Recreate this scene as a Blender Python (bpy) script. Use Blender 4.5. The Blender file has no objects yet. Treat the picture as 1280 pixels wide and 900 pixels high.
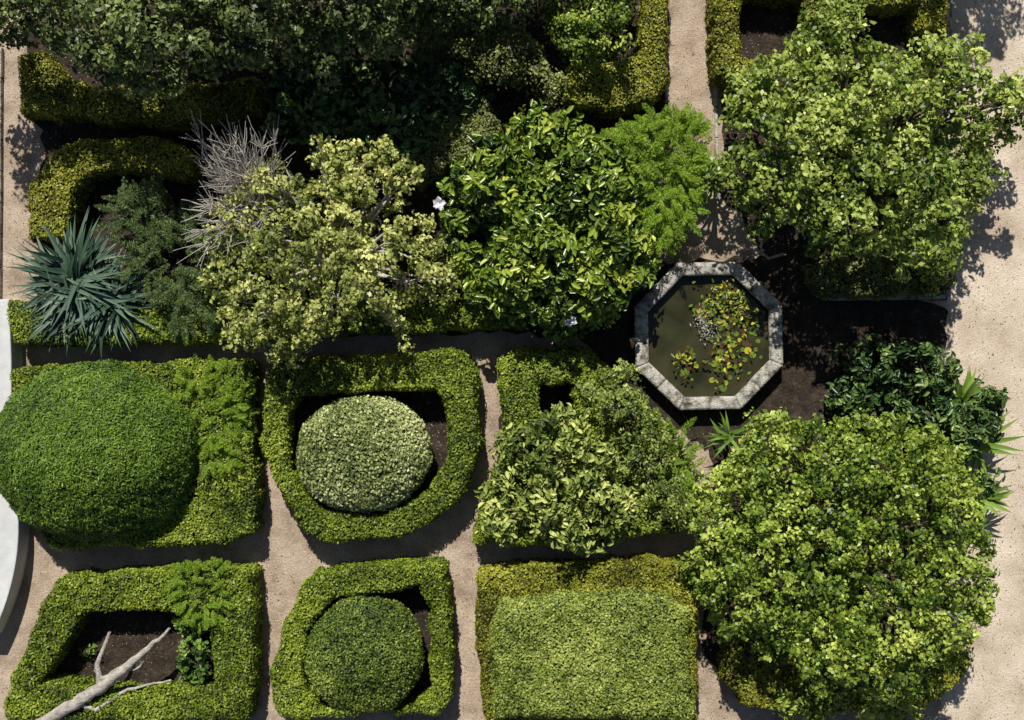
import bpy, bmesh, math, random
import numpy as np
from mathutils import Vector, noise as mnoise

H = 30.0
rng = np.random.default_rng(7)
random.seed(7)
scene = bpy.context.scene
COL = scene.collection

# ---------------------------------------------------------------- helpers
def G(px, py, h=0.0):
    """plan survey point (drone photo at 30 m, 50 px per metre on the ground) for a point at height h"""
    k = (H - h) / H
    return ((px - 640) / 50.0 * k, (450 - py) / 50.0 * k)

def poly_w(poly, h):
    return np.array([G(p[0], p[1], h) for p in poly])

def vnoise(P, sc, seed=0):
    Q = np.asarray(P, float) * sc + 1000.0 + seed * 17.31
    I = np.floor(Q).astype(np.int64); F = Q - I; F = F * F * (3 - 2 * F)
    def hsh(a, b, c):
        h = (a * 374761393 + b * 668265263 + c * 1440662683 + seed * 974711) & 0xffffffff
        h = ((h ^ (h >> 13)) * 1274126177) & 0xffffffff
        return ((h ^ (h >> 16)) & 0xffff) / 65535.0
    r = 0
    for dx in (0, 1):
        wx = F[:, 0] if dx else 1 - F[:, 0]
        for dy in (0, 1):
            wy = F[:, 1] if dy else 1 - F[:, 1]
            for dz in (0, 1):
                wz = F[:, 2] if dz else 1 - F[:, 2]
                r = r + wx * wy * wz * hsh(I[:, 0] + dx, I[:, 1] + dy, I[:, 2] + dz)
    return r

def sdf(XY, loops):
    n = len(XY); dmin = np.full(n, 1e9); ins = np.zeros(n, bool)
    for L in loops:
        m = len(L)
        for i in range(m):
            a = L[i]; b = L[(i + 1) % m]
            ab = b - a
            t = np.clip(((XY - a) @ ab) / (ab @ ab + 1e-12), 0, 1)
            d = np.linalg.norm(XY - (a + t[:, None] * ab), axis=1)
            dmin = np.minimum(dmin, d)
            c = ((a[1] > XY[:, 1]) != (b[1] > XY[:, 1]))
            xx = (b[0] - a[0]) * (XY[:, 1] - a[1]) / ((b[1] - a[1]) + 1e-12) + a[0]
            ins ^= c & (XY[:, 0] < xx)
    return np.where(ins, dmin, -dmin)

def norm(v):
    return v / (np.linalg.norm(v, axis=1, keepdims=True) + 1e-9)

def mk_mesh(name, V, F, mat, tint=None, smooth=False, parent=None):
    V = np.asarray(V, np.float32); F = np.asarray(F, np.int32)
    me = bpy.data.meshes.new(name)
    n, k = F.shape
    me.vertices.add(len(V)); me.vertices.foreach_set("co", V.ravel())
    me.loops.add(n * k); me.loops.foreach_set("vertex_index", F.ravel())
    me.polygons.add(n); me.polygons.foreach_set("loop_start", np.arange(0, n * k, k, dtype=np.int32))
    me.update(calc_edges=True)
    if tint is not None:
        a = me.attributes.new("tint", 'FLOAT', 'FACE')
        a.data.foreach_set("value", np.asarray(tint, np.float32))
    me.materials.append(mat)
    if smooth:
        me.polygons.foreach_set("use_smooth", np.ones(n, bool))
    ob = bpy.data.objects.new(name, me); COL.objects.link(ob)
    if parent: ob.parent = parent
    return ob

def empty(name):
    e = bpy.data.objects.new(name, None); COL.objects.link(e); e.empty_display_size = .2
    return e

def leaves(P, N, L, W, tint, big=False, T=None, fold=0.25):
    """leaf faces; returns V,F,tint"""
    n = len(P); N = norm(N)
    if T is None: T = rng.normal(size=(n, 3))
    T = norm(T - (T * N).sum(1, keepdims=True) * N)
    B = np.cross(N, T)
    L = np.asarray(L).reshape(-1, 1) * np.ones((n, 1)); W = np.asarray(W).reshape(-1, 1) * np.ones((n, 1))
    if not big:
        V = np.stack([P - T * L * .5, P + B * W * .5 + N * W * fold, P + T * L * .5, P - B * W * .5 + N * W * fold], 1).reshape(-1, 3)
        b = np.arange(n)[:, None] * 4
        return V, b + np.array([[0, 1, 2, 3]]), tint
    up = N * W * fold; dr = -N * L * .12
    V = np.stack([P - T * L * .5 + dr * .6, P - T * L * .2 + B * W * .42 + up, P + T * L * .2 + B * W * .45 + up,
                  P + T * L * .5 + dr, P + T * L * .2 - B * W * .45 + up, P - T * L * .2 - B * W * .42 + up], 1).reshape(-1, 3)
    b = np.arange(n)[:, None] * 6
    F = np.concatenate([b + np.array([[0, 1, 2, 3]]), b + np.array([[0, 3, 4, 5]])], 0)
    return V, F, np.concatenate([tint, tint])

def cat(parts):
    Vs, Fs, Ts = [], [], []; o = 0
    for V, F, T in parts:
        Vs.append(V); Fs.append(F + o); Ts.append(T); o += len(V)
    return np.concatenate(Vs), np.concatenate(Fs), np.concatenate(Ts)

def tube(pts, rad, seg=7, rough=0.0):
    pts = np.array(pts, float); n = len(pts); V = []; 
    tan = np.gradient(pts, axis=0); tan = norm(tan)
    ref = np.array([0, 0, 1.0]) if abs(tan[0][2]) < .8 else np.array([1.0, 0, 0])
    for i in range(n):
        a = np.cross(tan[i], ref); a /= np.linalg.norm(a) + 1e-9; b = np.cross(a, tan[i])
        for s in range(seg):
            th = 2 * math.pi * s / seg
            r = rad[i] * (1 + rough * (random.random() - .5))
            V.append(pts[i] + r * (a * math.cos(th) + b * math.sin(th)))
    F = []
    for i in range(n - 1):
        for s in range(seg):
            s2 = (s + 1) % seg
            F.append([i * seg + s, i * seg + s2, (i + 1) * seg + s2, (i + 1) * seg + s])
    return np.array(V), np.array(F), np.full(len(F), random.random())

def curve_pts(a, b, n=7, sag=0.0, wob=0.0):
    a = np.array(a, float); b = np.array(b, float); out = []
    for i in range(n):
        t = i / (n - 1); p = a + (b - a) * t
        p[2] += sag * 4 * t * (1 - t)
        if 0 < i < n - 1: p += (np.random.default_rng(random.randrange(99999)).random(3) - .5) * wob
        out.append(p)
    return out

# ---------------------------------------------------------------- materials
def nodes(name):
    m = bpy.data.materials.new(name); m.use_nodes = True
    nt = m.node_tree; nt.nodes.clear()
    out = nt.nodes.new('ShaderNodeOutputMaterial')
    return m, nt, out

def ramp(nt, fac, stops):
    r = nt.nodes.new('ShaderNodeValToRGB'); e = r.color_ramp.elements
    while len(e) < len(stops): e.new(.5)
    for i, (p, c) in enumerate(stops):
        e[i].position = p; e[i].color = (*c, 1)
    nt.links.new(fac, r.inputs[0]); return r

def leaf_mat(name, dark, mid, light, rough=.5, trans=.25, spec=.35, gain=1.4):
    f = lambda c: tuple(min(x * gain, .85) for x in c)
    mid, light = f(mid), f(light)
    m, nt, out = nodes(name)
    at = nt.nodes.new('ShaderNodeAttribute'); at.attribute_name = 'tint'
    r = ramp(nt, at.outputs['Fac'], [(0, dark), (.5, mid), (1, light)])
    p = nt.nodes.new('ShaderNodeBsdfPrincipled'); nt.links.new(r.outputs[0], p.inputs['Base Color'])
    p.inputs['Roughness'].default_value = rough
    p.inputs['Specular IOR Level'].default_value = spec
    if trans <= 0:
        nt.links.new(p.outputs[0], out.inputs[0]); return m
    t = nt.nodes.new('ShaderNodeBsdfTranslucent')
    h = nt.nodes.new('ShaderNodeHueSaturation'); h.inputs['Saturation'].default_value = 1.15; h.inputs['Value'].default_value = 1.1
    nt.links.new(r.outputs[0], h.inputs['Color']); nt.links.new(h.outputs[0], t.inputs['Color'])
    mx = nt.nodes.new('ShaderNodeMixShader'); mx.inputs[0].default_value = trans
    nt.links.new(p.outputs[0], mx.inputs[1]); nt.links.new(t.outputs[0], mx.inputs[2])
    nt.links.new(mx.outputs[0], out.inputs[0]); return m

def rough_mat(name, stops, scale=8, detail=8, rough=.9, bump=.3, bscale=60, fine=None):
    m, nt, out = nodes(name)
    tc = nt.nodes.new('ShaderNodeTexCoord')
    n1 = nt.nodes.new('ShaderNodeTexNoise'); n1.inputs['Scale'].default_value = scale; n1.inputs['Detail'].default_value = detail
    n1.inputs['Roughness'].default_value = .65
    nt.links.new(tc.outputs['Object'], n1.inputs['Vector'])
    r = ramp(nt, n1.outputs['Fac'], stops)
    colr = r.outputs[0]
    if fine:
        n3 = nt.nodes.new('ShaderNodeTexNoise'); n3.inputs['Scale'].default_value = fine[0]; n3.inputs['Detail'].default_value = 4
        nt.links.new(tc.outputs['Object'], n3.inputs['Vector'])
        r3 = ramp(nt, n3.outputs['Fac'], [(.3, (fine[1],) * 3), (.7, (fine[2],) * 3)])
        mm = nt.nodes.new('ShaderNodeMix'); mm.data_type = 'RGBA'; mm.blend_type = 'MULTIPLY'; mm.inputs[0].default_value = 1
        nt.links.new(colr, mm.inputs[6]); nt.links.new(r3.outputs[0], mm.inputs[7]); colr = mm.outputs[2]
    p = nt.nodes.new('ShaderNodeBsdfPrincipled'); nt.links.new(colr, p.inputs['Base Color'])
    p.inputs['Roughness'].default_value = rough; p.inputs['Specular IOR Level'].default_value = .2
    n2 = nt.nodes.new('ShaderNodeTexNoise'); n2.inputs['Scale'].default_value = bscale; n2.inputs['Detail'].default_value = 5
    nt.links.new(tc.outputs['Object'], n2.inputs['Vector'])
    b = nt.nodes.new('ShaderNodeBump'); b.inputs['Strength'].default_value = bump; b.inputs['Distance'].default_value = .03
    nt.links.new(n2.outputs['Fac'], b.inputs['Height']); nt.links.new(b.outputs[0], p.inputs['Normal'])
    nt.links.new(p.outputs[0], out.inputs[0]); return m

M_ground = rough_mat('gravel', [(.25, (.36, .275, .20)), (.45, (.58, .475, .37)), (.6, (.70, .595, .48)), (.8, (.76, .66, .55))], scale=.8, detail=12, bump=.6, bscale=22, fine=(24, .74, 1.12))
M_path = rough_mat('path_gravel', [(.3, (.25, .18, .13)), (.5, (.47, .365, .275)), (.72, (.64, .525, .41))], scale=1.3, detail=12, bump=.6, bscale=22, fine=(26, .62, 1.12))
M_shaded_soil = rough_mat('shaded_soil', [(.3, (.02, .015, .011)), (.55, (.05, .037, .027)), (.8, (.11, .085, .065))], scale=3, detail=12, bump=1, bscale=14, fine=(20, .5, 1.3))  # earth tone lowered further to paint in shade of hedge rings and pond
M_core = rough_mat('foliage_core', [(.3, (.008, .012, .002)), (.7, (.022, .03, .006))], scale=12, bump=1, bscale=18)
M_bark = rough_mat('bark', [(.3, (.06, .045, .03)), (.7, (.16, .13, .10))], scale=9, bump=.8, bscale=25)
M_grey = rough_mat('grey_wood', [(.3, (.24, .21, .18)), (.6, (.50, .46, .41)), (.8, (.64, .60, .54))], scale=7, bump=1, bscale=25)
M_twig = rough_mat('grey_twig', [(.3, (.34, .31, .28)), (.7, (.60, .56, .51))], scale=7, bump=.3, bscale=25)
M_stone = rough_mat('lichen_stone', [(.33, (.07, .06, .045)), (.42, (.26, .24, .20)), (.52, (.52, .495, .44)), (.75, (.70, .67, .61))], scale=5, detail=12, bump=1, bscale=28, fine=(30, .55, 1.15))
M_stonew = rough_mat('mossy_stone', [(.3, (.05, .05, .03)), (.7, (.2, .19, .14))], scale=6, bump=1, bscale=25)
M_white = rough_mat('whitewash', [(.3, (.50, .51, .52)), (.7, (.68, .68, .67))], scale=2, bump=.2, bscale=20)

L_box = leaf_mat('box_leaf', (.028, .048, .004), (.115, .165, .012), (.27, .32, .035), trans=.1, gain=1.4)
L_boxo = leaf_mat('box_leaf_olive', (.045, .05, .005), (.16, .17, .014), (.32, .325, .04), trans=.1, gain=1.35)
L_shade = leaf_mat('box_leaf_shade', (.04, .055, .012), (.13, .15, .035), (.24, .26, .08), trans=0)
L_cyp = leaf_mat('dome_leaf', (.02, .045, .004), (.072, .135, .012), (.155, .24, .028), trans=.08, gain=1.35)
L_ball = leaf_mat('variegated_ball_leaf', (.06, .09, .02), (.23, .27, .085), (.52, .54, .27), trans=.1, gain=1.35)
L_ballg = leaf_mat('green_ball_leaf', (.025, .048, .006), (.10, .15, .02), (.24, .29, .055), trans=.1, gain=1.4)
L_block = leaf_mat('pale_topiary_leaf', (.05, .08, .010), (.18, .235, .035), (.36, .40, .10), trans=.1, gain=1.3)
L_tree = leaf_mat('citrus_leaf', (.03, .06, .008), (.17, .24, .032), (.48, .53, .15), rough=.4, trans=.2, gain=1.3)
L_tree2 = leaf_mat('round_tree_leaf', (.025, .06, .006), (.165, .24, .025), (.45, .51, .11), rough=.4, trans=.2, gain=1.3)
L_dark = leaf_mat('dark_tree_leaf', (.022, .038, .009), (.085, .12, .028), (.24, .29, .09), rough=.45, gain=1.35, trans=.1)
L_vari = leaf_mat('variegated_leaf', (.09, .12, .02), (.30, .33, .075), (.64, .64, .25), trans=.25, gain=1.3)
L_pale = leaf_mat('pale_loose_leaf', (.05, .085, .015), (.20, .26, .045), (.52, .54, .18), trans=.2, gain=1.3)
L_mag = leaf_mat('glossy_leaf', (.025, .055, .007), (.12, .19, .018), (.34, .39, .055), rough=.3, spec=.5, trans=.15, gain=1.35)
L_magd = leaf_mat('glossy_leaf_dark', (.015, .04, .008), (.05, .10, .022), (.15, .21, .05), rough=.35, spec=.4, gain=1.3, trans=0)
L_fern = leaf_mat('fern_leaf', (.07, .13, .010), (.19, .30, .022), (.35, .46, .055), trans=.35, gain=1.4)
L_fernd = leaf_mat('feathery_dark_leaf', (.015, .035, .010), (.055, .09, .02), (.13, .18, .04), gain=1.25, trans=0)
L_agave = leaf_mat('arching_strap_leaf', (.012, .032, .018), (.045, .085, .055), (.16, .225, .155), rough=.5, spec=.25, gain=1.2, trans=0)
L_strap = leaf_mat('strap_leaf', (.05, .10, .02), (.12, .21, .035), (.26, .36, .07), rough=.35, trans=.2, gain=1.3)
L_dry = leaf_mat('dry_grey_leaf', (.12, .12, .09), (.28, .28, .23), (.50, .49, .43), trans=0, gain=1.1)
L_litter = leaf_mat('litter_leaf', (.09, .055, .03), (.22, .155, .08), (.42, .32, .16), trans=.0, gain=1.1)
L_pad = leaf_mat('lily_leaf', (.09, .04, .018), (.11, .19, .025), (.50, .44, .05), rough=.3, trans=.1, gain=1.15)
L_petal = leaf_mat('petal', (.7, .66, .72), (.8, .78, .82), (.85, .85, .85), trans=.2, gain=1)
L_peb = leaf_mat('pebble', (.22, .17, .12), (.50, .41, .32), (.74, .66, .57), trans=0.0, gain=1)

# ---------------------------------------------------------------- surface foliage
def sample_surface(V, F, dens):
    A, B, C, D = (V[F[:, i]] for i in range(4))
    tri = np.concatenate([np.stack([A, B, C], 1), np.stack([A, C, D], 1)])
    cr = np.cross(tri[:, 1] - tri[:, 0], tri[:, 2] - tri[:, 0]); ar = np.linalg.norm(cr, axis=1) / 2
    n = int(ar.sum() * dens)
    idx = rng.choice(len(tri), n, p=ar / ar.sum())
    u = rng.random((n, 1)); v = rng.random((n, 1)); f = (u + v) > 1; u = np.where(f, 1 - u, u); v = np.where(f, 1 - v, v)
    t = tri[idx]
    P = t[:, 0] + u * (t[:, 1] - t[:, 0]) + v * (t[:, 2] - t[:, 0])
    return P, norm(cr[idx])

def clad(parent, V, F, mat, dens, L, W, seed=0, fuzz=.035, up=.45, rnd=.6, tlow=1.0, clump=.0):
    P, N = sample_surface(V, F, dens)
    n = len(P)
    hi = vnoise(P, 7, seed + 3); lo = vnoise(P, tlow, seed + 5); mid = vnoise(P, 3, seed + 6)
    P = P + N * (rng.random((n, 1)) ** 2 * fuzz * 2 - fuzz * .4) + N * ((hi - .5) * clump)[:, None]
    NN = N + np.array([0, 0, up]) + rng.normal(size=(n, 3)) * rnd
    tint = np.clip(.5 + (lo - .5) * .65 + (mid - .5) * .35 + (hi - .5) * .45 + rng.normal(size=n) * .22, 0, 1)
    s = rng.uniform(.65, 1.35, n)
    V2, F2, T2 = leaves(P, NN, L * s, W * s, tint)
    mk_mesh('foliage', V2, F2, mat, T2, parent=parent)

def hedge(name, loops_px, h, mat, dens=1350, L=.064, W=.041, seed=0, step=.06, rr=.11, wob=.09, amp=.08, clump=.035):
    loops = [poly_w(l, h) for l in loops_px]
    allp = loops[0]
    x0, y0 = allp.min(0) - .15; x1, y1 = allp.max(0) + .15
    xs = np.arange(x0, x1, step); ys = np.arange(y0, y1, step)
    X, Y = np.meshgrid(xs, ys); XY = np.stack([X.ravel(), Y.ravel()], 1)
    P3 = np.column_stack([XY, np.full(len(XY), seed * 3.1)])
    d = sdf(XY, loops) + (vnoise(P3, 2.2, seed) - .5) * wob * 1.6 + (vnoise(P3, 6, seed + 1) - .5) * wob
    t = np.clip(d / rr, 0, 1)
    z = h * np.sqrt(np.clip(1 - (1 - t) ** 3.5, 0, 1)) * 1.0
    z = z * (1 + ((vnoise(P3, 1.3, seed + 2) - .5) * amp * 1.3 + (vnoise(P3, 5, seed + 4) - .5) * amp) / max(h, .5))
    ok = (d > 0).reshape(X.shape)
    cell = ok[:-1, :-1] & ok[1:, :-1] & ok[:-1, 1:] & ok[1:, 1:]
    idx = np.arange(X.size).reshape(X.shape)
    F = np.stack([idx[:-1, :-1][cell], idx[:-1, 1:][cell], idx[1:, 1:][cell], idx[1:, :-1][cell]], 1)
    V = np.column_stack([XY, z])
    used, inv = np.unique(F.ravel(), return_inverse=True)
    V = V[used]; F = inv.reshape(F.shape)
    e = {}
    for q in F:
        for i in range(4):
            a, b = q[i], q[(i + 1) % 4]; k = (min(a, b), max(a, b))
            e[k] = None if k in e else (a, b)
    side = [v for v in e.values() if v]
    bmap = {}; extra = []; SF = []
    for a, b in side:
        for v in (a, b):
            if v not in bmap:
                bmap[v] = len(V) + len(extra); extra.append([V[v][0], V[v][1], 0.0])
        SF.append([b, a, bmap[a], bmap[b]])
    V = np.concatenate([V, np.array(extra)]); F = np.concatenate([F, np.array(SF)])
    e0 = empty(name)
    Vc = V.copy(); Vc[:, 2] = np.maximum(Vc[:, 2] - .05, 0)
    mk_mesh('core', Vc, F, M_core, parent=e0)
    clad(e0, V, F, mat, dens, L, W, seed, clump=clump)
    return e0

def ellipsoid(name, cx, cy, rx, ry, h, mat, zc=None, pw=2.0, dens=1500, L=.06, W=.035, seed=0, amp=.06, rnd=.65, fuzz=.035, clump=0.05, rz=None):
    zc = h * .5 if zc is None else zc
    rz = h - zc if rz is None else rz
    c = G(cx, cy, zc); k = (H - zc) / H
    a, b = rx / 50 * k, ry / 50 * k
    nu, nv = 96, 48
    U, Vv = np.meshgrid(np.linspace(0, 2 * np.pi, nu, endpoint=False), np.linspace(-np.pi / 2, np.pi / 2, nv))
    def sp(x): return np.sign(x) * np.abs(x) ** (2 / pw)
    cosv = np.abs(np.cos(Vv)) ** (2 / pw)
    x = cosv * sp(np.cos(U)); y = cosv * sp(np.sin(U)); z = sp(np.sin(Vv))
    P = np.stack([x.ravel(), y.ravel(), z.ravel()], 1)
    S = P * np.array([a, b, rz])
    nn = (vnoise(S, .9, seed) - .5) * amp * 2.5 + (vnoise(S, 3.2, seed + 1) - .5) * amp * 1.3
    S = S * (1 + nn / max(a, .5))[:, None] + np.array([c[0], c[1], zc])
    S[:, 2] = np.maximum(S[:, 2], .02)
    idx = np.arange(nu * nv).reshape(nv, nu); r = np.roll(idx, -1, axis=1)
    F = np.stack([idx[:-1].ravel(), r[:-1].ravel(), r[1:].ravel(), idx[1:].ravel()], 1)
    e0 = empty(name)
    cen = np.array([c[0], c[1], zc])
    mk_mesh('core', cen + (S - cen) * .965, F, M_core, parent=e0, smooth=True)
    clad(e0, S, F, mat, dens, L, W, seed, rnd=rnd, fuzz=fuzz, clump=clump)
    V2, F2, T2 = tube([[c[0], c[1], 0], [c[0], c[1], zc]], [.1, .07])
    mk_mesh('trunk', V2, F2, M_bark, parent=e0)
    return e0

def tree(name, poly, zb, zt, mat, trunk=None, sp=.42, cr=.34, nl=120, L=.09, W=.05, seed=0, big=False, layers=(1, .6, .25), gap=0.0,
         up=.8, bark=None, rise=.3, limbs=22, flat=.75, rnd=.55, tr=.14, wob=.35, whorl=False, hump=.5):
    zm = zb + .45 * (zt - zb)
    loop = poly_w(poly, zm)
    x0, y0 = loop.min(0) - .3; x1, y1 = loop.max(0) + .3
    cs = []
    D = None
    for li, lv in enumerate(layers):
        s = sp * (1 if li == 0 else 1.15)
        X, Y = np.meshgrid(np.arange(x0, x1, s), np.arange(y0, y1, s))
        XY = np.stack([X.ravel(), Y.ravel()], 1) + rng.uniform(-.48, .48, (X.size, 2)) * s
        P3 = np.column_stack([XY, np.full(len(XY), 2.0)])
        d = sdf(XY, [loop]) + (vnoise(P3, 1.3, seed) - .5) * wob * 1.4
        if D is None: D = max(d.max(), .3)
        keep = d > cr * .35
        if gap > 0: keep &= (vnoise(P3 + li * .3, 1.5, seed + 9) > gap * (1.0 if li == 0 else .8))
        XY = XY[keep]; d = d[keep]; P3 = P3[keep]
        t = np.clip(d / (D * .8), 0, 1)
        dome = np.sqrt(1 - (1 - t) ** 2)
        tz = zb + (zt - zb) * (rise + (1 - rise) * dome) + (vnoise(P3, 1.0, seed + 2) - .5) * hump * (zt - zb)
        z = zb + (tz - zb) * lv + rng.normal(size=len(tz)) * .16
        cs.append(np.column_stack([XY, np.maximum(z, .12)]))
    C = np.concatenate(cs)
    n = len(C)
    cnt = np.maximum((nl * rng.uniform(.5, 1.4, n)).astype(int), 4)
    ci = np.repeat(np.arange(n), cnt); m = len(ci)
    R = cr * rng.uniform(.6, 1.3, n)
    dirv = norm(rng.normal(size=(m, 3)) + np.array([0, 0, .45]))
    rad = R[ci] * rng.random(m) ** .45
    P = C[ci] + dirv * rad[:, None] * np.array([1, 1, flat])
    P += (np.stack([vnoise(P, 5, seed + 20 + k) for k in range(3)], 1) - .5) * cr * .8
    P[:, 2] = np.maximum(P[:, 2], .04)
    N = dirv * .7 + np.array([0, 0, up]) + rng.normal(size=(m, 3)) * rnd
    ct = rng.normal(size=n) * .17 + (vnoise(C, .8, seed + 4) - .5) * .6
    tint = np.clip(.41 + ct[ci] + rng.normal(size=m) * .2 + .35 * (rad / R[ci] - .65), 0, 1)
    s = rng.uniform(.55, 1.35, m)
    T = None
    if whorl: T = dirv + rng.normal(size=(m, 3)) * .5
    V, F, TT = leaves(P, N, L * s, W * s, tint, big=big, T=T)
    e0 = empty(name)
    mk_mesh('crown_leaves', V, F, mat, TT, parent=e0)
    if trunk is None:
        c0 = loop.mean(0)
    else: c0 = np.array(G(trunk[0], trunk[1], 0))
    parts = []
    fork = np.array([c0[0], c0[1], max(zb * .8, .15)])
    parts.append(tube(curve_pts([c0[0], c0[1], -.05], fork, 5, 0, .04), np.linspace(tr * 1.3, tr, 5), 9, .1))
    sel = rng.choice(n, min(limbs, n), replace=False)
    for k in sel:
        parts.append(tube(curve_pts(fork, C[k], 7, .15, .12), np.linspace(tr * .55, .012, 7), 5))
        for _ in range(3):
            near = np.argsort(((C - C[k]) ** 2).sum(1))[1:7]
            j = near[rng.integers(len(near))]
            a = C[k] * .75 + fork * .25
            parts.append(tube(curve_pts(a, C[j], 4, .03, .06), [.02, .016, .012, .006], 4))
    V, F, _ = cat(parts)
    mk_mesh('trunk_and_limbs', V, F, bark or M_bark, parent=e0)
    return e0

def blades(name, cx, cy, h0, n, length, width, mat, el=(10, 75), droop=.5, pleat=.3, sector=None, segs=7, parent=None, spread=.05, hang=.03):
    c = G(cx, cy, h0 + .3); parts = []
    for i in range(n):
        az = random.uniform(0, 2 * math.pi) if sector is None else math.radians(random.uniform(*sector))
        e = math.radians(random.uniform(*el)); Ln = length * random.uniform(.6, 1.1)
        p = np.array([c[0] + random.gauss(0, spread), c[1] + random.gauss(0, spread), h0 + random.uniform(-.1, .15) * (h0 > .4)])
        hd = np.array([math.cos(az), math.sin(az), 0]); sd = np.array([-hd[1], hd[0], 0])
        V = []; curl = random.uniform(.4, 1.3) * droop; yaw = random.uniform(-.4, .4)
        for s in range(segs + 1):
            t = s / segs
            ee = e - curl * t * 1.6
            w = width * (math.sin(math.pi * min(t * .8 + .18, 1)) ** .8) * (1 - t ** 4) * .5
            nrm = np.array([-hd[0] * math.sin(ee), -hd[1] * math.sin(ee), math.cos(ee)])
            V += [p - sd * w + nrm * w * pleat, p.copy(), p + sd * w + nrm * w * pleat]
            hh = hd + sd * yaw * t
            p = p + (hh * math.cos(ee) + np.array([0, 0, math.sin(ee)])) * Ln / segs
            if p[2] < hang: p[2] = hang
        F = []
        for s in range(segs):
            for q in (0, 1):
                a = s * 3 + q; F.append([a, a + 1, a + 4, a + 3])
        parts.append((np.array(V), np.array(F), np.full(len(F), np.clip(random.gauss(.5, .27), 0, 1))))
    V, F, T = cat(parts)
    return mk_mesh(name, V, F, mat, T, parent=parent, smooth=True)

def fronds(name, poly, h, n, length, mat, leaflet=.10, lw=.014, el=(15, 70), pairs=26, direction=None, pull=.8):
    loop = poly_w(poly, h * .9); x0, y0 = loop.min(0); x1, y1 = loop.max(0)
    cen = loop.mean(0); parts = []; stems = []
    k = 0
    while k < n:
        q = np.array([random.uniform(x0, x1), random.uniform(y0, y1)])
        if sdf(q[None], [loop])[0] < 0: continue
        k += 1
        base = np.array([*(cen + (q - cen) * pull), h * random.uniform(.35, .95)])
        az = math.atan2(q[1] - cen[1], q[0] - cen[0]) + random.gauss(0, .9) if direction is None else math.radians(direction + random.gauss(0, 35))
        e = math.radians(random.uniform(*el)); Ln = length * random.uniform(.6, 1.15)
        hd = np.array([math.cos(az), math.sin(az), 0]); sd = np.array([-hd[1], hd[0], 0])
        t = np.linspace(0, 1, pairs); ee = e - t * random.uniform(.6, 1.4)
        step = np.stack([np.cos(ee) * hd[0], np.cos(ee) * hd[1], np.sin(ee)], 1) * Ln / pairs
        pts = base + np.cumsum(step, 0); pts[:, 2] = np.maximum(pts[:, 2], .05)
        fwd = norm(step)
        prof = np.sin(np.pi * np.clip(t * .85 + .12, 0, 1)) ** .7
        for rep in range(3):
            for sgn in (-1, 1):
                Tn = fwd * random.uniform(.5, .9) + sd * sgn + np.array([0, 0, 1]) * rng.normal(size=(pairs, 1)) * .45 + rng.normal(size=(pairs, 3)) * .15
                Tn = norm(Tn); ll = leaflet * prof * rng.uniform(.7, 1.2, pairs)
                Nn = np.array([0, 0, 1.0]) + rng.normal(size=(pairs, 3)) * .5
                tv = np.clip(.45 + random.gauss(0, .15) + rng.normal(size=pairs) * .12, 0, 1)
                parts.append(leaves(pts + Tn * ll[:, None] * .5, Nn, ll, lw, tv, T=Tn))
        stems.append(tube(pts[::5], np.linspace(.008, .003, len(pts[::5])), 3))
    e0 = empty(name)
    V, F, T = cat(parts); mk_mesh('leaflets', V, F, mat, T, parent=e0)
    V, F, T = cat(stems); mk_mesh('stems', V, F, mat, T, parent=e0)
    return e0

def sheet(name, poly, z, mat):
    loop = poly_w(poly, 0)
    me = bpy.data.meshes.new(name)
    me.from_pydata([(x, y, z) for x, y in loop], [], [list(range(len(loop)))])
    me.materials.append(mat); ob = bpy.data.objects.new(name, me); COL.objects.link(ob)
    bm = bmesh.new(); bm.from_mesh(me)
    for f in bm.faces:
        if f.normal.z < 0: f.normal_flip()
    bmesh.ops.triangulate(bm, faces=bm.faces[:])
    bm.to_mesh(me); bm.free()
    return ob

# ---------------------------------------------------------------- ground
me = bpy.data.meshes.new('ground'); s = 300
me.from_pydata([(-s, -s, 0), (s, -s, 0), (s, s, 0), (-s, s, 0)], [], [(0, 1, 2, 3)]); me.materials.append(M_ground)
COL.objects.link(bpy.data.objects.new('ground', me))
def rag(poly, n=14, a=7):
    out = []
    for i in range(len(poly)):
        p, q = poly[i], poly[(i + 1) % len(poly)]
        m = max(2, int(math.dist(p, q) / n))
        for k in range(m):
            t = k / m; out.append((p[0] + (q[0] - p[0]) * t + random.uniform(-a, a), p[1] + (q[1] - p[1]) * t + random.uniform(-a, a)))
    return out
sheet('garden_path', rag([(-300, -300), (1188, -300), (1190, 250), (1185, 430), (1170, 560), (1180, 1100), (-300, 1100)]), .004, M_path)
zz = .008
for pl in ([(60, -300), (832, -300), (832, 150), (780, 190), (800, 330), (790, 430), (640, 415), (55, 425), (45, 300), (55, 160), (30, 140)],
           [(895, -300), (1185, -300), (1185, 35), (1180, 372), (1040, 372), (1000, 320), (960, 320), (900, 240), (905, 60)],
           [(30, 470), (310, 462), (315, 670), (70, 672)], [(345, 460), (575, 455), (590, 560), (530, 655), (380, 662)],
           [(635, 450), (740, 445), (850, 560), (850, 660), (610, 665)], [(80, 730), (310, 720), (312, 900), (30, 890)],
           [(390, 725), (550, 718), (552, 880), (360, 880)], [(615, 715), (855, 720), (850, 930), (615, 930)],
           [(1020, 435), (1180, 440), (1190, 560), (1180, 830), (1150, 870), (930, 860), (880, 820), (890, 560)],
           [(790, 330), (1000, 320), (1040, 360), (1180, 380), (1180, 435), (1035, 440), (1020, 540), (880, 560), (790, 500), (740, 440), (720, 425)]):  # last sheet: dark ground colour standing in for tree shade around the pond
    sheet('soil_and_shade_sheet', rag(pl, 12, 5), zz, M_shaded_soil); zz += .0015

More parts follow.
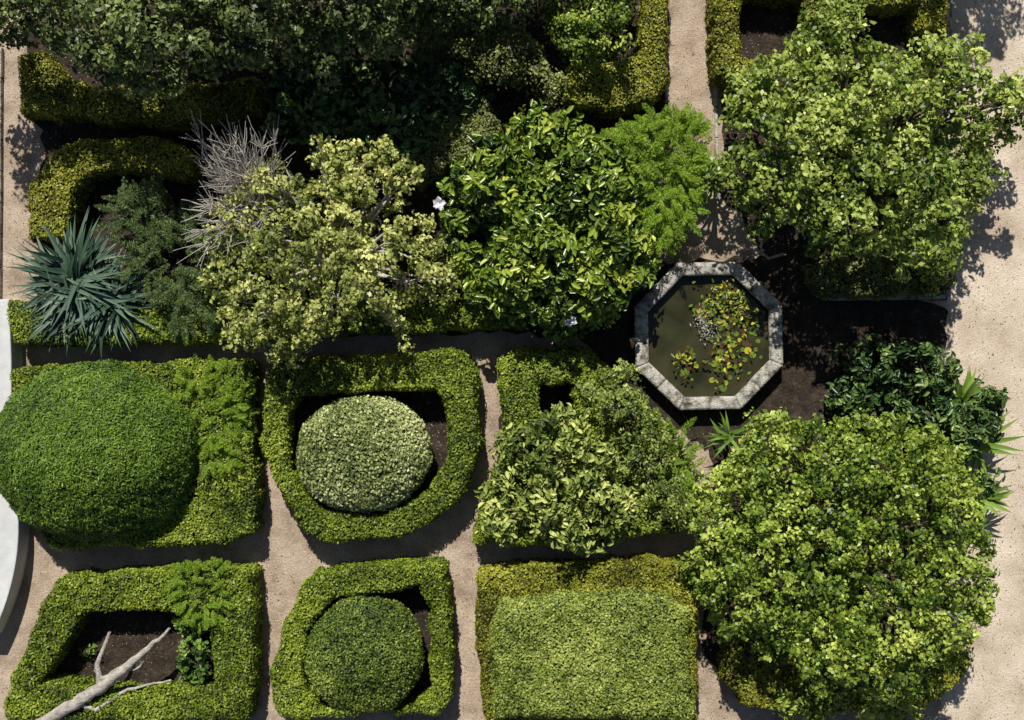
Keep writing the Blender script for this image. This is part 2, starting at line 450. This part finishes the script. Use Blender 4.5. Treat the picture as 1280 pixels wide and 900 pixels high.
def kerb(name, a, b, w=.12, h=.12, mat=M_stone):
    A = Vector((*G(*a), 0)); B = Vector((*G(*b), 0)); d = (B - A); n = Vector((-d.y, d.x, 0)).normalized() * w / 2
    bm = bmesh.new(); L = d.length; m = max(1, int(L / .7))
    for i in range(m):
        p = A + d * (i / m) + d.normalized() * .008; q = A + d * ((i + 1) / m) - d.normalized() * .008
        o = Vector((random.uniform(-.006, .006), random.uniform(-.006, .006), 0)); hh = h + random.uniform(-.008, .008)
        vs = [bm.verts.new(v + o) for v in (p - n, q - n, q + n, p + n)]
        vt = [bm.verts.new(v.co + Vector((0, 0, hh))) for v in vs]
        bm.faces.new(vt)
        for k in range(4): bm.faces.new([vs[k], vs[(k + 1) % 4], vt[(k + 1) % 4], vt[k]])
    me = bpy.data.meshes.new(name); bm.to_mesh(me); bm.free(); me.materials.append(mat)
    ob = bpy.data.objects.new(name, me); COL.objects.link(ob)
    bv = ob.modifiers.new('b', 'BEVEL'); bv.width = .015
kerb('stone_kerb', (1035, 373), (1180, 371))
kerb('stone_kerb', (1184, 368), (1186, -60))
kerb('stone_kerb', (1182, 440), (1184, 560))
kerb('stone_kerb', (896, 250), (893, -60), .08, .08)
kerb('stone_kerb', (833, 160), (831, -60), .08, .08)

def extrude(name, poly, h, mat):
    loop = poly_w(poly, h); n = len(loop)
    bm = bmesh.new(); a = [bm.verts.new((x, y, 0)) for x, y in loop]; b = [bm.verts.new((x, y, h)) for x, y in loop]
    bm.faces.new(b)
    for i in range(n): bm.faces.new([a[i], a[(i + 1) % n], b[(i + 1) % n], b[i]])
    bmesh.ops.recalc_face_normals(bm, faces=bm.faces)
    me = bpy.data.meshes.new(name); bm.to_mesh(me); bm.free(); me.materials.append(mat)
    ob = bpy.data.objects.new(name, me); COL.objects.link(ob)
    bv = ob.modifiers.new('b', 'BEVEL'); bv.width = .03; bv.segments = 2; return ob
arc = [(23 - (y - 660) ** 2 / 560.0, y) for y in range(606, 800, 12)]
extrude('whitewashed_wall', [(-14, 374), (11, 374), (14, 450), (15, 600)] + arc[1:] + [(x - 40, y) for x, y in arc[::-1]] + [(-14, 600)], .7, M_white)
kerb('stone_kerb', (2, 60), (0, 370), .1, .15)

# ---------------------------------------------------------------- hedges
hedge('box_hedge', [[(18, 68), (55, 62), (78, 98), (130, 106), (200, 112), (320, 92), (326, 135), (230, 152), (100, 146), (25, 140)]], 1.0, L_boxo, seed=1)
hedge('box_hedge', [[(30, 300), (35, 235), (60, 195), (100, 172), (200, 170), (245, 190), (240, 225), (180, 215), (110, 215), (88, 240), (85, 300)]], 1.0, L_boxo, seed=2)
hedge('box_hedge', [[(10, 378), (280, 376), (650, 370), (650, 408), (440, 420), (285, 428), (190, 428), (12, 432)]], .9, L_box, seed=3)
hedge('box_hedge', [[(708, 80), (760, 78), (800, 66), (805, -40), (835, -40), (836, 100), (815, 128), (760, 137), (705, 128)]], 1.1, L_boxo, seed=4)
hedge('box_hedge', [[(480, 190), (520, 232), (632, 168), (612, 130), (560, 120)]], 1.0, L_shade, seed=6)
hedge('box_hedge', [[(891, -40), (928, -40), (927, 70), (965, 68), (968, 100), (920, 104), (894, 95)]], 1.0, L_boxo, seed=7)
hedge('box_hedge', [[(925, -45), (1185, -45), (1186, 38), (1146, 40), (1144, 6), (1040, 8), (1038, 28), (1010, 26), (1008, -8), (925, -6)]], .9, L_boxo, seed=8)
hedge('box_hedge', [[(1010, 330), (1060, 320), (1195, 310), (1200, 352), (1180, 366), (1030, 372)]], .9, L_shade, seed=9)
hedge('box_hedge', [[(12, 462), (60, 458), (240, 452), (312, 450), (314, 560), (322, 620), (316, 665), (270, 682), (60, 686), (40, 660), (12, 560)]], 1.0, L_box, seed=10)
hedge('box_hedge', [[(330, 462), (350, 450), (430, 446), (580, 438), (594, 460), (601, 560), (582, 615), (540, 655), (500, 672), (405, 681), (380, 665), (345, 610), (326, 560)],
                    [(375, 494), (545, 486), (560, 510), (560, 572), (532, 617), (480, 643), (403, 638), (364, 590), (358, 520)]], 1.05, L_box, seed=11)
hedge('box_hedge', [[(622, 448), (650, 437), (740, 436), (790, 490), (835, 535), (868, 600), (866, 655), (850, 668), (700, 682), (592, 680), (600, 645), (630, 560)],
                    [(672, 480), (716, 478), (722, 530), (676, 534)]], 1.0, L_box, seed=12)
hedge('box_hedge', [[(70, 726), (150, 716), (316, 712), (320, 790), (316, 905), (5, 900), (2, 880), (40, 780)],
                    [(108, 764), (262, 768), (266, 864), (150, 866), (50, 856)]], 1.0, L_box, seed=13)
hedge('box_hedge', [[(388, 716), (440, 708), (555, 703), (563, 780), (562, 880), (545, 894), (345, 900), (337, 840), (350, 790)],
                    [(418, 746), (522, 736), (537, 760), (539, 870), (500, 890), (398, 887), (379, 850), (383, 790)]], 1.0, L_box, seed=14)
hedge('box_hedge', [[(598, 716), (640, 706), (850, 701), (872, 712), (874, 905), (606, 905), (595, 780)]], .95, L_boxo, seed=15)
hedge('box_hedge', [[(905, 790), (1215, 822), (1205, 850), (1150, 888), (1000, 895), (930, 885), (905, 850)]], .9, L_boxo, seed=16)

# topiary
ellipsoid('topiary_dome', 124, 563, 126, 108, 2.7, L_cyp, zc=.8, pw=2.0, dens=1900, L=.08, W=.026, seed=21, amp=.12, clump=.06)
ellipsoid('topiary_ball', 455, 567, 80, 69, 1.8, L_ball, zc=.85, pw=2.05, dens=1500, L=.075, W=.048, seed=22, amp=.06, fuzz=.06)
ellipsoid('topiary_ball', 456, 818, 69, 70, 1.6, L_ballg, zc=.8, pw=2.05, dens=1600, L=.06, W=.04, seed=23, amp=.06, fuzz=.05)
hedge('clipped_topiary_block', [[(625, 752), (700, 742), (830, 740), (866, 765), (870, 905), (614, 905), (613, 790)]], 1.5, L_block, seed=24, rr=.4, amp=.08, dens=1500, clump=.05)

# ---------------------------------------------------------------- trees & shrubs
tree('broadleaf_tree', [(-90, -25), (130, -30), (190, -140), (560, -140), (548, 5), (520, 55), (470, 72), (440, 58), (400, 92), (335, 100), (300, 70), (250, 85), (215, 112), (150, 104), (100, 72), (40, 62), (0, 45), (-90, 40)],
     2.0, 4.6, L_dark, sp=.45, cr=.36, nl=150, L=.13, W=.075, seed=31, limbs=30, trunk=(240, -10), wob=.5)
tree('broadleaf_tree', [(500, -120), (700, -120), (695, -10), (655, 30), (560, 36), (500, 40)], 1.5, 3.2, L_dark, sp=.40, cr=.34, nl=120, L=.12, W=.07, seed=32)
tree('spreading_shrub', [(500, 20), (600, 15), (660, 60), (705, 90), (700, 128), (660, 126), (590, 95), (520, 70)], .4, 1.7, L_shade, sp=.32, cr=.28, nl=110, L=.075, W=.05, seed=5)
tree('leafy_shrub', [(675, -60), (785, -60), (788, 62), (740, 86), (685, 78)], .4, 2.2, L_tree2, sp=.33, cr=.28, nl=120, L=.09, W=.055, seed=33)
tree('large_leaf_shrub', [(325, 100), (420, 80), (520, 70), (600, 100), (620, 140), (560, 165), (505, 205), (440, 205), (345, 170)], .2, 1.5, L_magd, sp=.36, cr=.3, nl=50, L=.24, W=.12, big=True, seed=34)
tree('variegated_tree', [(262, 260), (290, 205), (350, 198), (385, 225), (412, 178), (490, 180), (525, 215), (505, 262), (572, 310), (566, 370), (520, 390), (505, 440), (470, 405), (430, 395), (400, 448), (350, 450), (300, 430), (262, 370), (250, 310)],
     .9, 3.0, L_vari, trunk=(430, 330), sp=.32, cr=.21, nl=50, L=.105, W=.072, seed=35, gap=.31, bark=M_twig, limbs=60, layers=(1, .7, .35), wob=.6)
tree('glossy_shrub', [(562, 220), (590, 168), (650, 145), (720, 148), (770, 170), (800, 215), (818, 290), (808, 350), (760, 400), (700, 422), (640, 410), (585, 375), (560, 310)],
     .3, 2.6, L_mag, sp=.36, cr=.29, nl=50, L=.21, W=.095, big=True, seed=36, rise=.2, whorl=True, wob=.35, up=.9)
tree('broadleaf_tree', [(905, 130), (935, 70), (1010, 60), (1030, 18), (1070, 10), (1100, 45), (1160, 40), (1230, 80), (1283, 100), (1285, 170), (1250, 250), (1200, 270), (1180, 320), (1120, 345), (1060, 335), (1015, 320), (990, 300), (945, 290), (920, 250), (895, 215)],
     1.2, 3.8, L_tree, trunk=(1035, 215), sp=.40, cr=.28, nl=85, L=.125, W=.08, seed=37, gap=.14, limbs=50, wob=.7, hump=.7)
tree('round_citrus_tree', [(870, 590), (905, 560), (950, 520), (1020, 512), (1100, 525), (1160, 530), (1215, 590), (1240, 650), (1238, 760), (1215, 810), (1150, 850), (1060, 872), (980, 850), (905, 800), (860, 720), (855, 650)],
     .9, 3.6, L_tree2, trunk=(1020, 660), sp=.37, cr=.25, nl=82, L=.11, W=.07, seed=38, limbs=40, wob=.45)
tree('dark_broadleaf_shrub', [(1000, 450), (1050, 425), (1100, 432), (1170, 428), (1200, 470), (1245, 500), (1245, 590), (1200, 600), (1150, 555), (1100, 560), (1025, 520)], .2, 1.5, L_magd, sp=.36, cr=.26, nl=48, L=.19, W=.085, big=True, seed=39, gap=.3, wob=.9, hump=.9)
tree('loose_pale_shrub', [(635, 560), (650, 535), (700, 528), (748, 535), (790, 570), (800, 640), (760, 668), (680, 678), (618, 660), (604, 612)], .6, 1.8, L_pale, sp=.34, cr=.27, nl=38, L=.17, W=.08, big=True, seed=40, whorl=True, wob=.7, hump=.8)
tree('loose_leafy_shrub', [(730, 480), (775, 465), (812, 505), (850, 555), (872, 605), (858, 650), (800, 655), (775, 570)], .6, 1.7, L_pale, sp=.32, cr=.22, nl=80, L=.08, W=.05, seed=46, wob=.6)
tree('leafy_shrub', [(930, 845), (1180, 835), (1210, 850), (1140, 895), (960, 893)], .3, 1.2, L_tree2, sp=.36, cr=.28, nl=80, L=.12, W=.05, seed=41)
tree('leafy_shrub', [(1140, 320), (1195, 312), (1203, 358), (1150, 368)], .3, 1.2, L_tree, sp=.32, cr=.22, nl=80, L=.08, W=.05, seed=42)
tree('broadleaf_tree', [(1150, -330), (1290, -330), (1320, -220), (1290, -130), (1190, -120), (1130, -200)], 2.4, 4.5, L_tree, sp=.45, cr=.33, nl=70, L=.12, W=.07, seed=43, gap=.35)
tree('seedling_plant', [(92, 808), (122, 802), (128, 828), (96, 830)], .1, .4, L_strap, sp=.2, cr=.13, nl=12, L=.11, W=.06, big=True, seed=44, limbs=3, tr=.02)
tree('leafy_shrub', [(220, 770), (262, 775), (266, 860), (235, 862), (222, 820)], .1, .6, L_strap, sp=.26, cr=.17, nl=24, L=.12, W=.08, big=True, seed=45, limbs=6, tr=.02)

# feathery plants
fronds('feathery_shrub', [(770, 165), (830, 132), (880, 142), (876, 205), (866, 270), (835, 315), (805, 300), (785, 240)], 1.6, 430, .6, L_fern, leaflet=.12, lw=.018, pairs=20, pull=.88)
fronds('feathery_shrub', [(210, 462), (275, 452), (312, 490), (308, 540), (290, 590), (255, 590), (240, 520)], 1.35, 260, .42, L_fern, leaflet=.10, lw=.016, pairs=18, pull=.9)
fronds('feathery_shrub', [(215, 712), (275, 705), (280, 780), (225, 782)], 1.3, 160, .36, L_fern, leaflet=.09, lw=.015, pairs=18, pull=.9)
fronds('feathery_conifer_shrub', [(120, 245), (190, 222), (250, 250), (300, 340), (290, 415), (210, 415), (170, 340)], 1.3, 280, .8, L_fernd, leaflet=.13, lw=.02, pairs=22)
fronds('feathery_shrub', [(800, 520), (860, 530), (880, 590), (855, 640), (815, 620)], 1.3, 80, .5, L_fern, leaflet=.11, lw=.016, pairs=20)

# strap-leaved plants: a big arching clump spilling over the hedge (three crowns)
agv = empty('arching_strap_plant')
blades('leaves_1', 92, 350, .75, 240, 1.6, .105, L_agave, el=(0, 55), droop=.6, spread=.14, hang=.9, parent=agv)
blades('leaves_2', 135, 375, .75, 170, 1.35, .095, L_agave, el=(0, 55), droop=.6, spread=.14, hang=.9, parent=agv)
blades('leaves_3', 85, 385, .75, 110, 1.2, .09, L_agave, el=(0, 50), droop=.6, spread=.12, hang=.9, parent=agv)
for (x, y, n, L_, w) in [(1205, 500, 24, 1.2, .13), (1225, 555, 24, 1.2, .13), (1236, 625, 18, .9, .11), (1160, 480, 18, 1.1, .12), (1215, 665, 10, .8, .09), (915, 545, 20, .9, .08), (895, 215, 26, .9, .09), (848, 615, 30, .9, .11), (835, 575, 20, .8, .10), (1100, 880, 20, .9, .08)]:
    blades('strap_leaf_plant', x, y, .7, n, L_, w, L_strap, el=(15, 70), droop=.6)

# bare twigs
parts = []
b0 = np.array([*G(335, 275, .8), .8])
for i in range(90):
    tx, ty = random.uniform(238, 350), random.uniform(148, 310)
    zz = random.uniform(1.8, 2.9); e = np.array([*G(tx, ty, zz), zz])
    pts = curve_pts(b0 + rng.uniform(-.15, .15, 3), e, 8, .12, .1)
    parts.append(tube(pts, np.linspace(.024, .009, 8), 5))
    for j in range(12):
        k = random.randrange(3, 7); p = np.array(pts[k]); d = e - np.array(pts[2]); d /= np.linalg.norm(d)
        q = p + (d + rng.normal(size=3) * .5) * random.uniform(.25, .5)
        parts.append(tube(curve_pts(p, q, 4, .02, .04), [.012, .010, .008, .006], 4))
V, F, _ = cat(parts); mk_mesh('bare_twig_shrub', V, F, M_twig)

# dead fallen branch
parts = []
def br(pl, r0, r1, seg=10):
    P = [np.array([*G(x, y, z), z]) for x, y, z in pl]
    out = []
    for i in range(len(P) - 1):
        for k in range(5): out.append(P[i] + (P[i + 1] - P[i]) * k / 5 + rng.normal(size=3) * .012)
    out.append(P[-1]); parts.append(tube(out, np.linspace(r0, r1, len(out)), seg, .22))
br([(45, 908, .9), (95, 878, 1.1), (128, 858, 1.15), (152, 838, 1.15)], .15, .13)
br([(148, 842, 1.15), (180, 815, 1.2), (212, 785, 1.25)], .12, .03)
br([(125, 860, 1.15), (122, 830, 1.2), (137, 790, 1.25)], .09, .035)
br([(150, 842, 1.12), (128, 848, 1.2), (118, 838, 1.3)], .09, .03)
br([(118, 888, 1.0), (160, 862, .95), (214, 850, .9)], .055, .02)
br([(100, 880, 1.1), (120, 888, 1.0), (140, 878, .9)], .06, .04)
br([(152, 838, 1.15), (170, 836, 1.1), (180, 826, 1.1)], .05, .02)
V, F, _ = cat(parts); mk_mesh('dead_branch', V, F, M_grey, smooth=True)

def flower(x, y, z, r):
    c = np.array([*G(x, y, z), z]); n = 9
    az = np.linspace(0, 2 * np.pi, n, endpoint=False) + rng.normal(size=n) * .25
    T = np.stack([np.cos(az), np.sin(az), rng.uniform(.1, 1.0, n)], 1)
    P = c + norm(T) * r * .42
    V, F, TT = leaves(P, np.stack([-np.cos(az) * .3, -np.sin(az) * .3, np.ones(n)], 1) + rng.normal(size=(n, 3)) * .25, r * rng.uniform(.7, 1.1, n), r * .75, rng.random(n), big=True, T=T)
    mk_mesh('white_flower', V, F, L_petal, TT)
flower(549, 255, 2.5, .19); flower(711, 400, 2.3, .22)

# ---------------------------------------------------------------- pond
pond = empty('octagonal_pond')
cx, cy = G(886, 420, .5)
ap_o, ap_i = 1.81, 1.49
def octa(ap, off=22.5 + 1.0): 
    R = ap / math.cos(math.pi / 8); return [Vector((cx + R * math.cos(math.radians(off + 45 * k)), cy + R * math.sin(math.radians(off + 45 * k)), 0)) for k in range(8)]
O, I = octa(ap_o), octa(ap_i)
bm = bmesh.new()
for k in range(8):
    o1, o2, i1, i2 = O[k], O[(k + 1) % 8], I[k], I[(k + 1) % 8]
    cut = random.uniform(.42, .58)
    for a, b in ((0, cut), (cut, 1)):
        g = .004 / (o2 - o1).length; A, B = a + g, b - g
        q = [o1.lerp(o2, A), o1.lerp(o2, B), i1.lerp(i2, B), i1.lerp(i2, A)]
        zt = .55 + random.uniform(-.006, .006)
        NU, NW = 10, 5
        def pt(u, w, z): 
            p = q[0].lerp(q[1], u).lerp(q[3].lerp(q[2], u), w); return Vector((p.x, p.y, z))
        grid = []
        for iu in range(NU + 1):
            row = []
            for iw in range(NW + 1):
                p = pt(iu / NU, iw / NW, zt)
                if iw in (0, NW): p.z -= .022
                if iu in (0, NU): p.z -= .006
                p.z += (mnoise.noise(p * 7)) * .014 + mnoise.noise(p * 22) * .008
                row.append(bm.verts.new(p))
            grid.append(row)
        for iu in range(NU):
            for iw in range(NW): bm.faces.new([grid[iu][iw], grid[iu + 1][iw], grid[iu + 1][iw + 1], grid[iu][iw + 1]])
        def skirt(vs):
            low = [bm.verts.new((v.co.x + mnoise.noise(v.co * 9) * .012, v.co.y + mnoise.noise(v.co * 9 + Vector((5, 5, 5))) * .012, .40)) for v in vs]
            for i in range(len(vs) - 1): bm.faces.new([vs[i], low[i], low[i + 1], vs[i + 1]])
        skirt([g_[0] for g_ in grid]); skirt([g_[-1] for g_ in grid][::-1]); skirt(grid[0][::-1]); skirt(grid[-1])
bmesh.ops.recalc_face_normals(bm, faces=bm.faces)
me = bpy.data.meshes.new('rim'); bm.to_mesh(me); bm.free(); me.materials.append(M_stone)
for p in me.polygons: p.use_smooth = True
ob = bpy.data.objects.new('rim', me); COL.objects.link(ob); ob.parent = pond
bm = bmesh.new()
o2, i2 = octa(ap_o - .06), octa(ap_i + .03)
def ring(loop, z): return [bm.verts.new((v.x, v.y, z)) for v in loop]
a, b, c, d = ring(o2, 0), ring(o2, .45), ring(i2, .45), ring(i2, 0)
for k in range(8):
    j = (k + 1) % 8
    for u, v in ((a, b), (b, c), (c, d)): bm.faces.new([u[k], u[j], v[j], v[k]])
bmesh.ops.recalc_face_normals(bm, faces=bm.faces)
me = bpy.data.meshes.new('basin_wall'); bm.to_mesh(me); bm.free(); me.materials.append(M_stonew)
ob = bpy.data.objects.new('basin_wall', me); COL.objects.link(ob); ob.parent = pond
m, nt, out = nodes('pond_water')
tc = nt.nodes.new('ShaderNodeTexCoord'); n1 = nt.nodes.new('ShaderNodeTexNoise'); n1.inputs['Scale'].default_value = 1.1; n1.inputs['Detail'].default_value = 8
nt.links.new(tc.outputs['Object'], n1.inputs['Vector'])
r = ramp(nt, n1.outputs['Fac'], [(.3, (.022, .022, .010)), (.5, (.045, .044, .02)), (.7, (.08, .073, .036))])
p = nt.nodes.new('ShaderNodeBsdfPrincipled'); nt.links.new(r.outputs[0], p.inputs['Base Color']); p.inputs['Roughness'].default_value = .03; p.inputs['IOR'].default_value = 1.4
n2 = nt.nodes.new('ShaderNodeTexNoise'); n2.inputs['Scale'].default_value = 5; nt.links.new(tc.outputs['Object'], n2.inputs['Vector'])
bp = nt.nodes.new('ShaderNodeBump'); bp.inputs['Strength'].default_value = .06; bp.inputs['Distance'].default_value = .03
nt.links.new(n2.outputs['Fac'], bp.inputs['Height']); nt.links.new(bp.outputs[0], p.inputs['Normal']); nt.links.new(p.outputs[0], out.inputs[0])
me = bpy.data.meshes.new('water'); me.from_pydata([(v.x, v.y, .28) for v in octa(ap_i + .05)], [], [list(range(8))]); me.materials.append(m)
ob = bpy.data.objects.new('water', me); COL.objects.link(ob); ob.parent = pond
Vs, Fs, Ts = [], [], []; placed = []
blobs = [(912, 372, 26, 20), (932, 395, 18, 22), (908, 445, 20, 30), (856, 452, 15, 20), (905, 410, 18, 20), (935, 440, 12, 12), (880, 385, 14, 12), (940, 390, 8, 14)]
for x, y, sx, sy in blobs:
    for _ in range(int(sx * sy / 8)):
        px, py = random.gauss(x, sx * .5), random.gauss(y, sy * .5)
        r_ = random.uniform(.04, .095); c = np.array([*G(px, py, .31)])
        if sdf(c[None], [np.array([[v.x, v.y] for v in octa(ap_i - .08)])])[0] < r_: continue
        if any(np.hypot(*(c - q[0])) < (r_ + q[1]) * .65 for q in placed): continue
        placed.append((c, r_)); z = .29 + random.uniform(0, .02); a0 = random.uniform(0, 6.28); n = 12; o = len(Vs)
        tx, ty = random.gauss(0, .08), random.gauss(0, .08)
        Vs.append([c[0], c[1], z])
        for k in range(n + 1):
            a = a0 + .25 + (6.283 - .5) * k / n; rr_ = r_ * random.uniform(.93, 1.05); dx, dy = rr_ * math.cos(a), rr_ * math.sin(a)
            Vs.append([c[0] + dx, c[1] + dy, max(z + dx * tx + dy * ty + .006, .285)])
        tt = min(max(random.gauss(.38, .3), 0), 1)
        for k in range(n): Fs.append([o, o + 1 + k, o + 2 + k]); Ts.append(tt)
mk_mesh('water_lily_pads', Vs, Fs, L_pad, Ts)
P = []
for x, y, sx, sy, n in [(905, 370, 16, 10, 90), (932, 392, 10, 10, 50), (905, 450, 12, 18, 60), (856, 452, 8, 10, 35), (888, 392, 10, 8, 40)]:
    for _ in range(n):
        z = random.uniform(.33, .58); q = G(random.gauss(x, sx), random.gauss(y, sy), z)
        if sdf(np.array([q]), [np.array([[v.x, v.y] for v in octa(ap_i - .1)])])[0] < 0: continue
        P.append([*q, z])
P = np.array(P); n = len(P)
V, F, T = leaves(P, np.array([0, 0, 1.]) + rng.normal(size=(n, 3)) * .45, rng.uniform(.07, .15, n), rng.uniform(.05, .09, n), np.clip(rng.normal(.5, .3, n), 0, 1), big=True)
mk_mesh('water_plants', V, F, L_pad, T)
# tuft of small grey-green withered leaves at the middle of the basin
P = np.column_stack([rng.normal(0, .12, 260), rng.normal(0, .2, 260), rng.uniform(.30, .46, 260)]); gc = G(884, 408, .4)
P[:, 0] += gc[0]; P[:, 1] += gc[1]
V, F, T = leaves(P, np.array([0, 0, 1.]) + rng.normal(size=(260, 3)) * .6, rng.uniform(.05, .11, 260), rng.uniform(.015, .035, 260), rng.random(260))
mk_mesh('withered_water_plant', V, F, L_dry, T)

# ---------------------------------------------------------------- litter and pebbles
n = 14000
P = np.column_stack([rng.uniform(-14, 14, n), rng.uniform(-10, 10, n), rng.uniform(.026, .04, n)])
keep = (vnoise(P, .7, 77) + rng.normal(size=n) * .12 > .5) & (sdf(P[:, :2], [np.array([[v.x, v.y] for v in octa(ap_o)])]) < 0)
P = P[keep]; n = len(P)
V, F, T = leaves(P, np.array([0, 0, 1.]) + rng.normal(size=(n, 3)) * .25, rng.uniform(.02, .06, n), rng.uniform(.012, .03, n), rng.random(n))
mk_mesh('leaf_litter', V, F, L_litter, T)
n = 26000
P = np.column_stack([rng.uniform(-14, 14, n), rng.uniform(-10, 10, n), np.full(n, .004)])
s = rng.uniform(.01, .022, n)
ang = rng.random(n) * 6.28
offs = [np.stack([np.cos(ang + k * 2.094) * s, np.sin(ang + k * 2.094) * s, np.zeros(n)], 1) for k in range(3)]
top = np.stack([rng.normal(size=n) * s * .3, rng.normal(size=n) * s * .3, s * .9 + .01], 1)
V = np.stack([P + offs[0], P + offs[1], P + offs[2], P + top], 1).reshape(-1, 3); b = np.arange(n)[:, None] * 4
F = np.concatenate([b + np.array([[0, 1, 3]]), b + np.array([[1, 2, 3]]), b + np.array([[2, 0, 3]])])
t = rng.random(n); mk_mesh('pebbles', V, F, L_peb, np.concatenate([t, t, t]))

# ---------------------------------------------------------------- light, sky, camera
dirv = Vector((.17, -.86, -1.0)).normalized()
elev = math.asin(-dirv.z); az = math.atan2(-dirv.x, -dirv.y)
sun = bpy.data.lights.new('sun', 'SUN'); sun.energy = 5.0; sun.angle = math.radians(.5); sun.color = (1, .96, .87)
so = bpy.data.objects.new('sun', sun); so.rotation_euler = dirv.to_track_quat('-Z', 'Y').to_euler(); COL.objects.link(so)
w = bpy.data.worlds.new("World"); scene.world = w; w.use_nodes = True
nt = w.node_tree; bg = nt.nodes['Background']; sky = nt.nodes.new('ShaderNodeTexSky'); sky.sky_type = 'NISHITA'; sky.sun_disc = False
sky.sun_elevation = elev; sky.sun_rotation = az % (2 * math.pi)
nt.links.new(sky.outputs[0], bg.inputs[0]); bg.inputs[1].default_value = .05
scene.view_settings.view_transform = 'Standard'; scene.view_settings.look = 'None'; scene.view_settings.exposure = 0
cam = bpy.data.cameras.new('camera'); cam.sensor_width = 36; cam.lens = 36 * H / 25.6; cam.clip_end = 1000
co = bpy.data.objects.new('camera', cam); co.location = (0, 0, H); co.rotation_euler = (0, 0, 0); COL.objects.link(co)
scene.camera = co
print('verts', sum(len(m.vertices) for m in bpy.data.meshes))
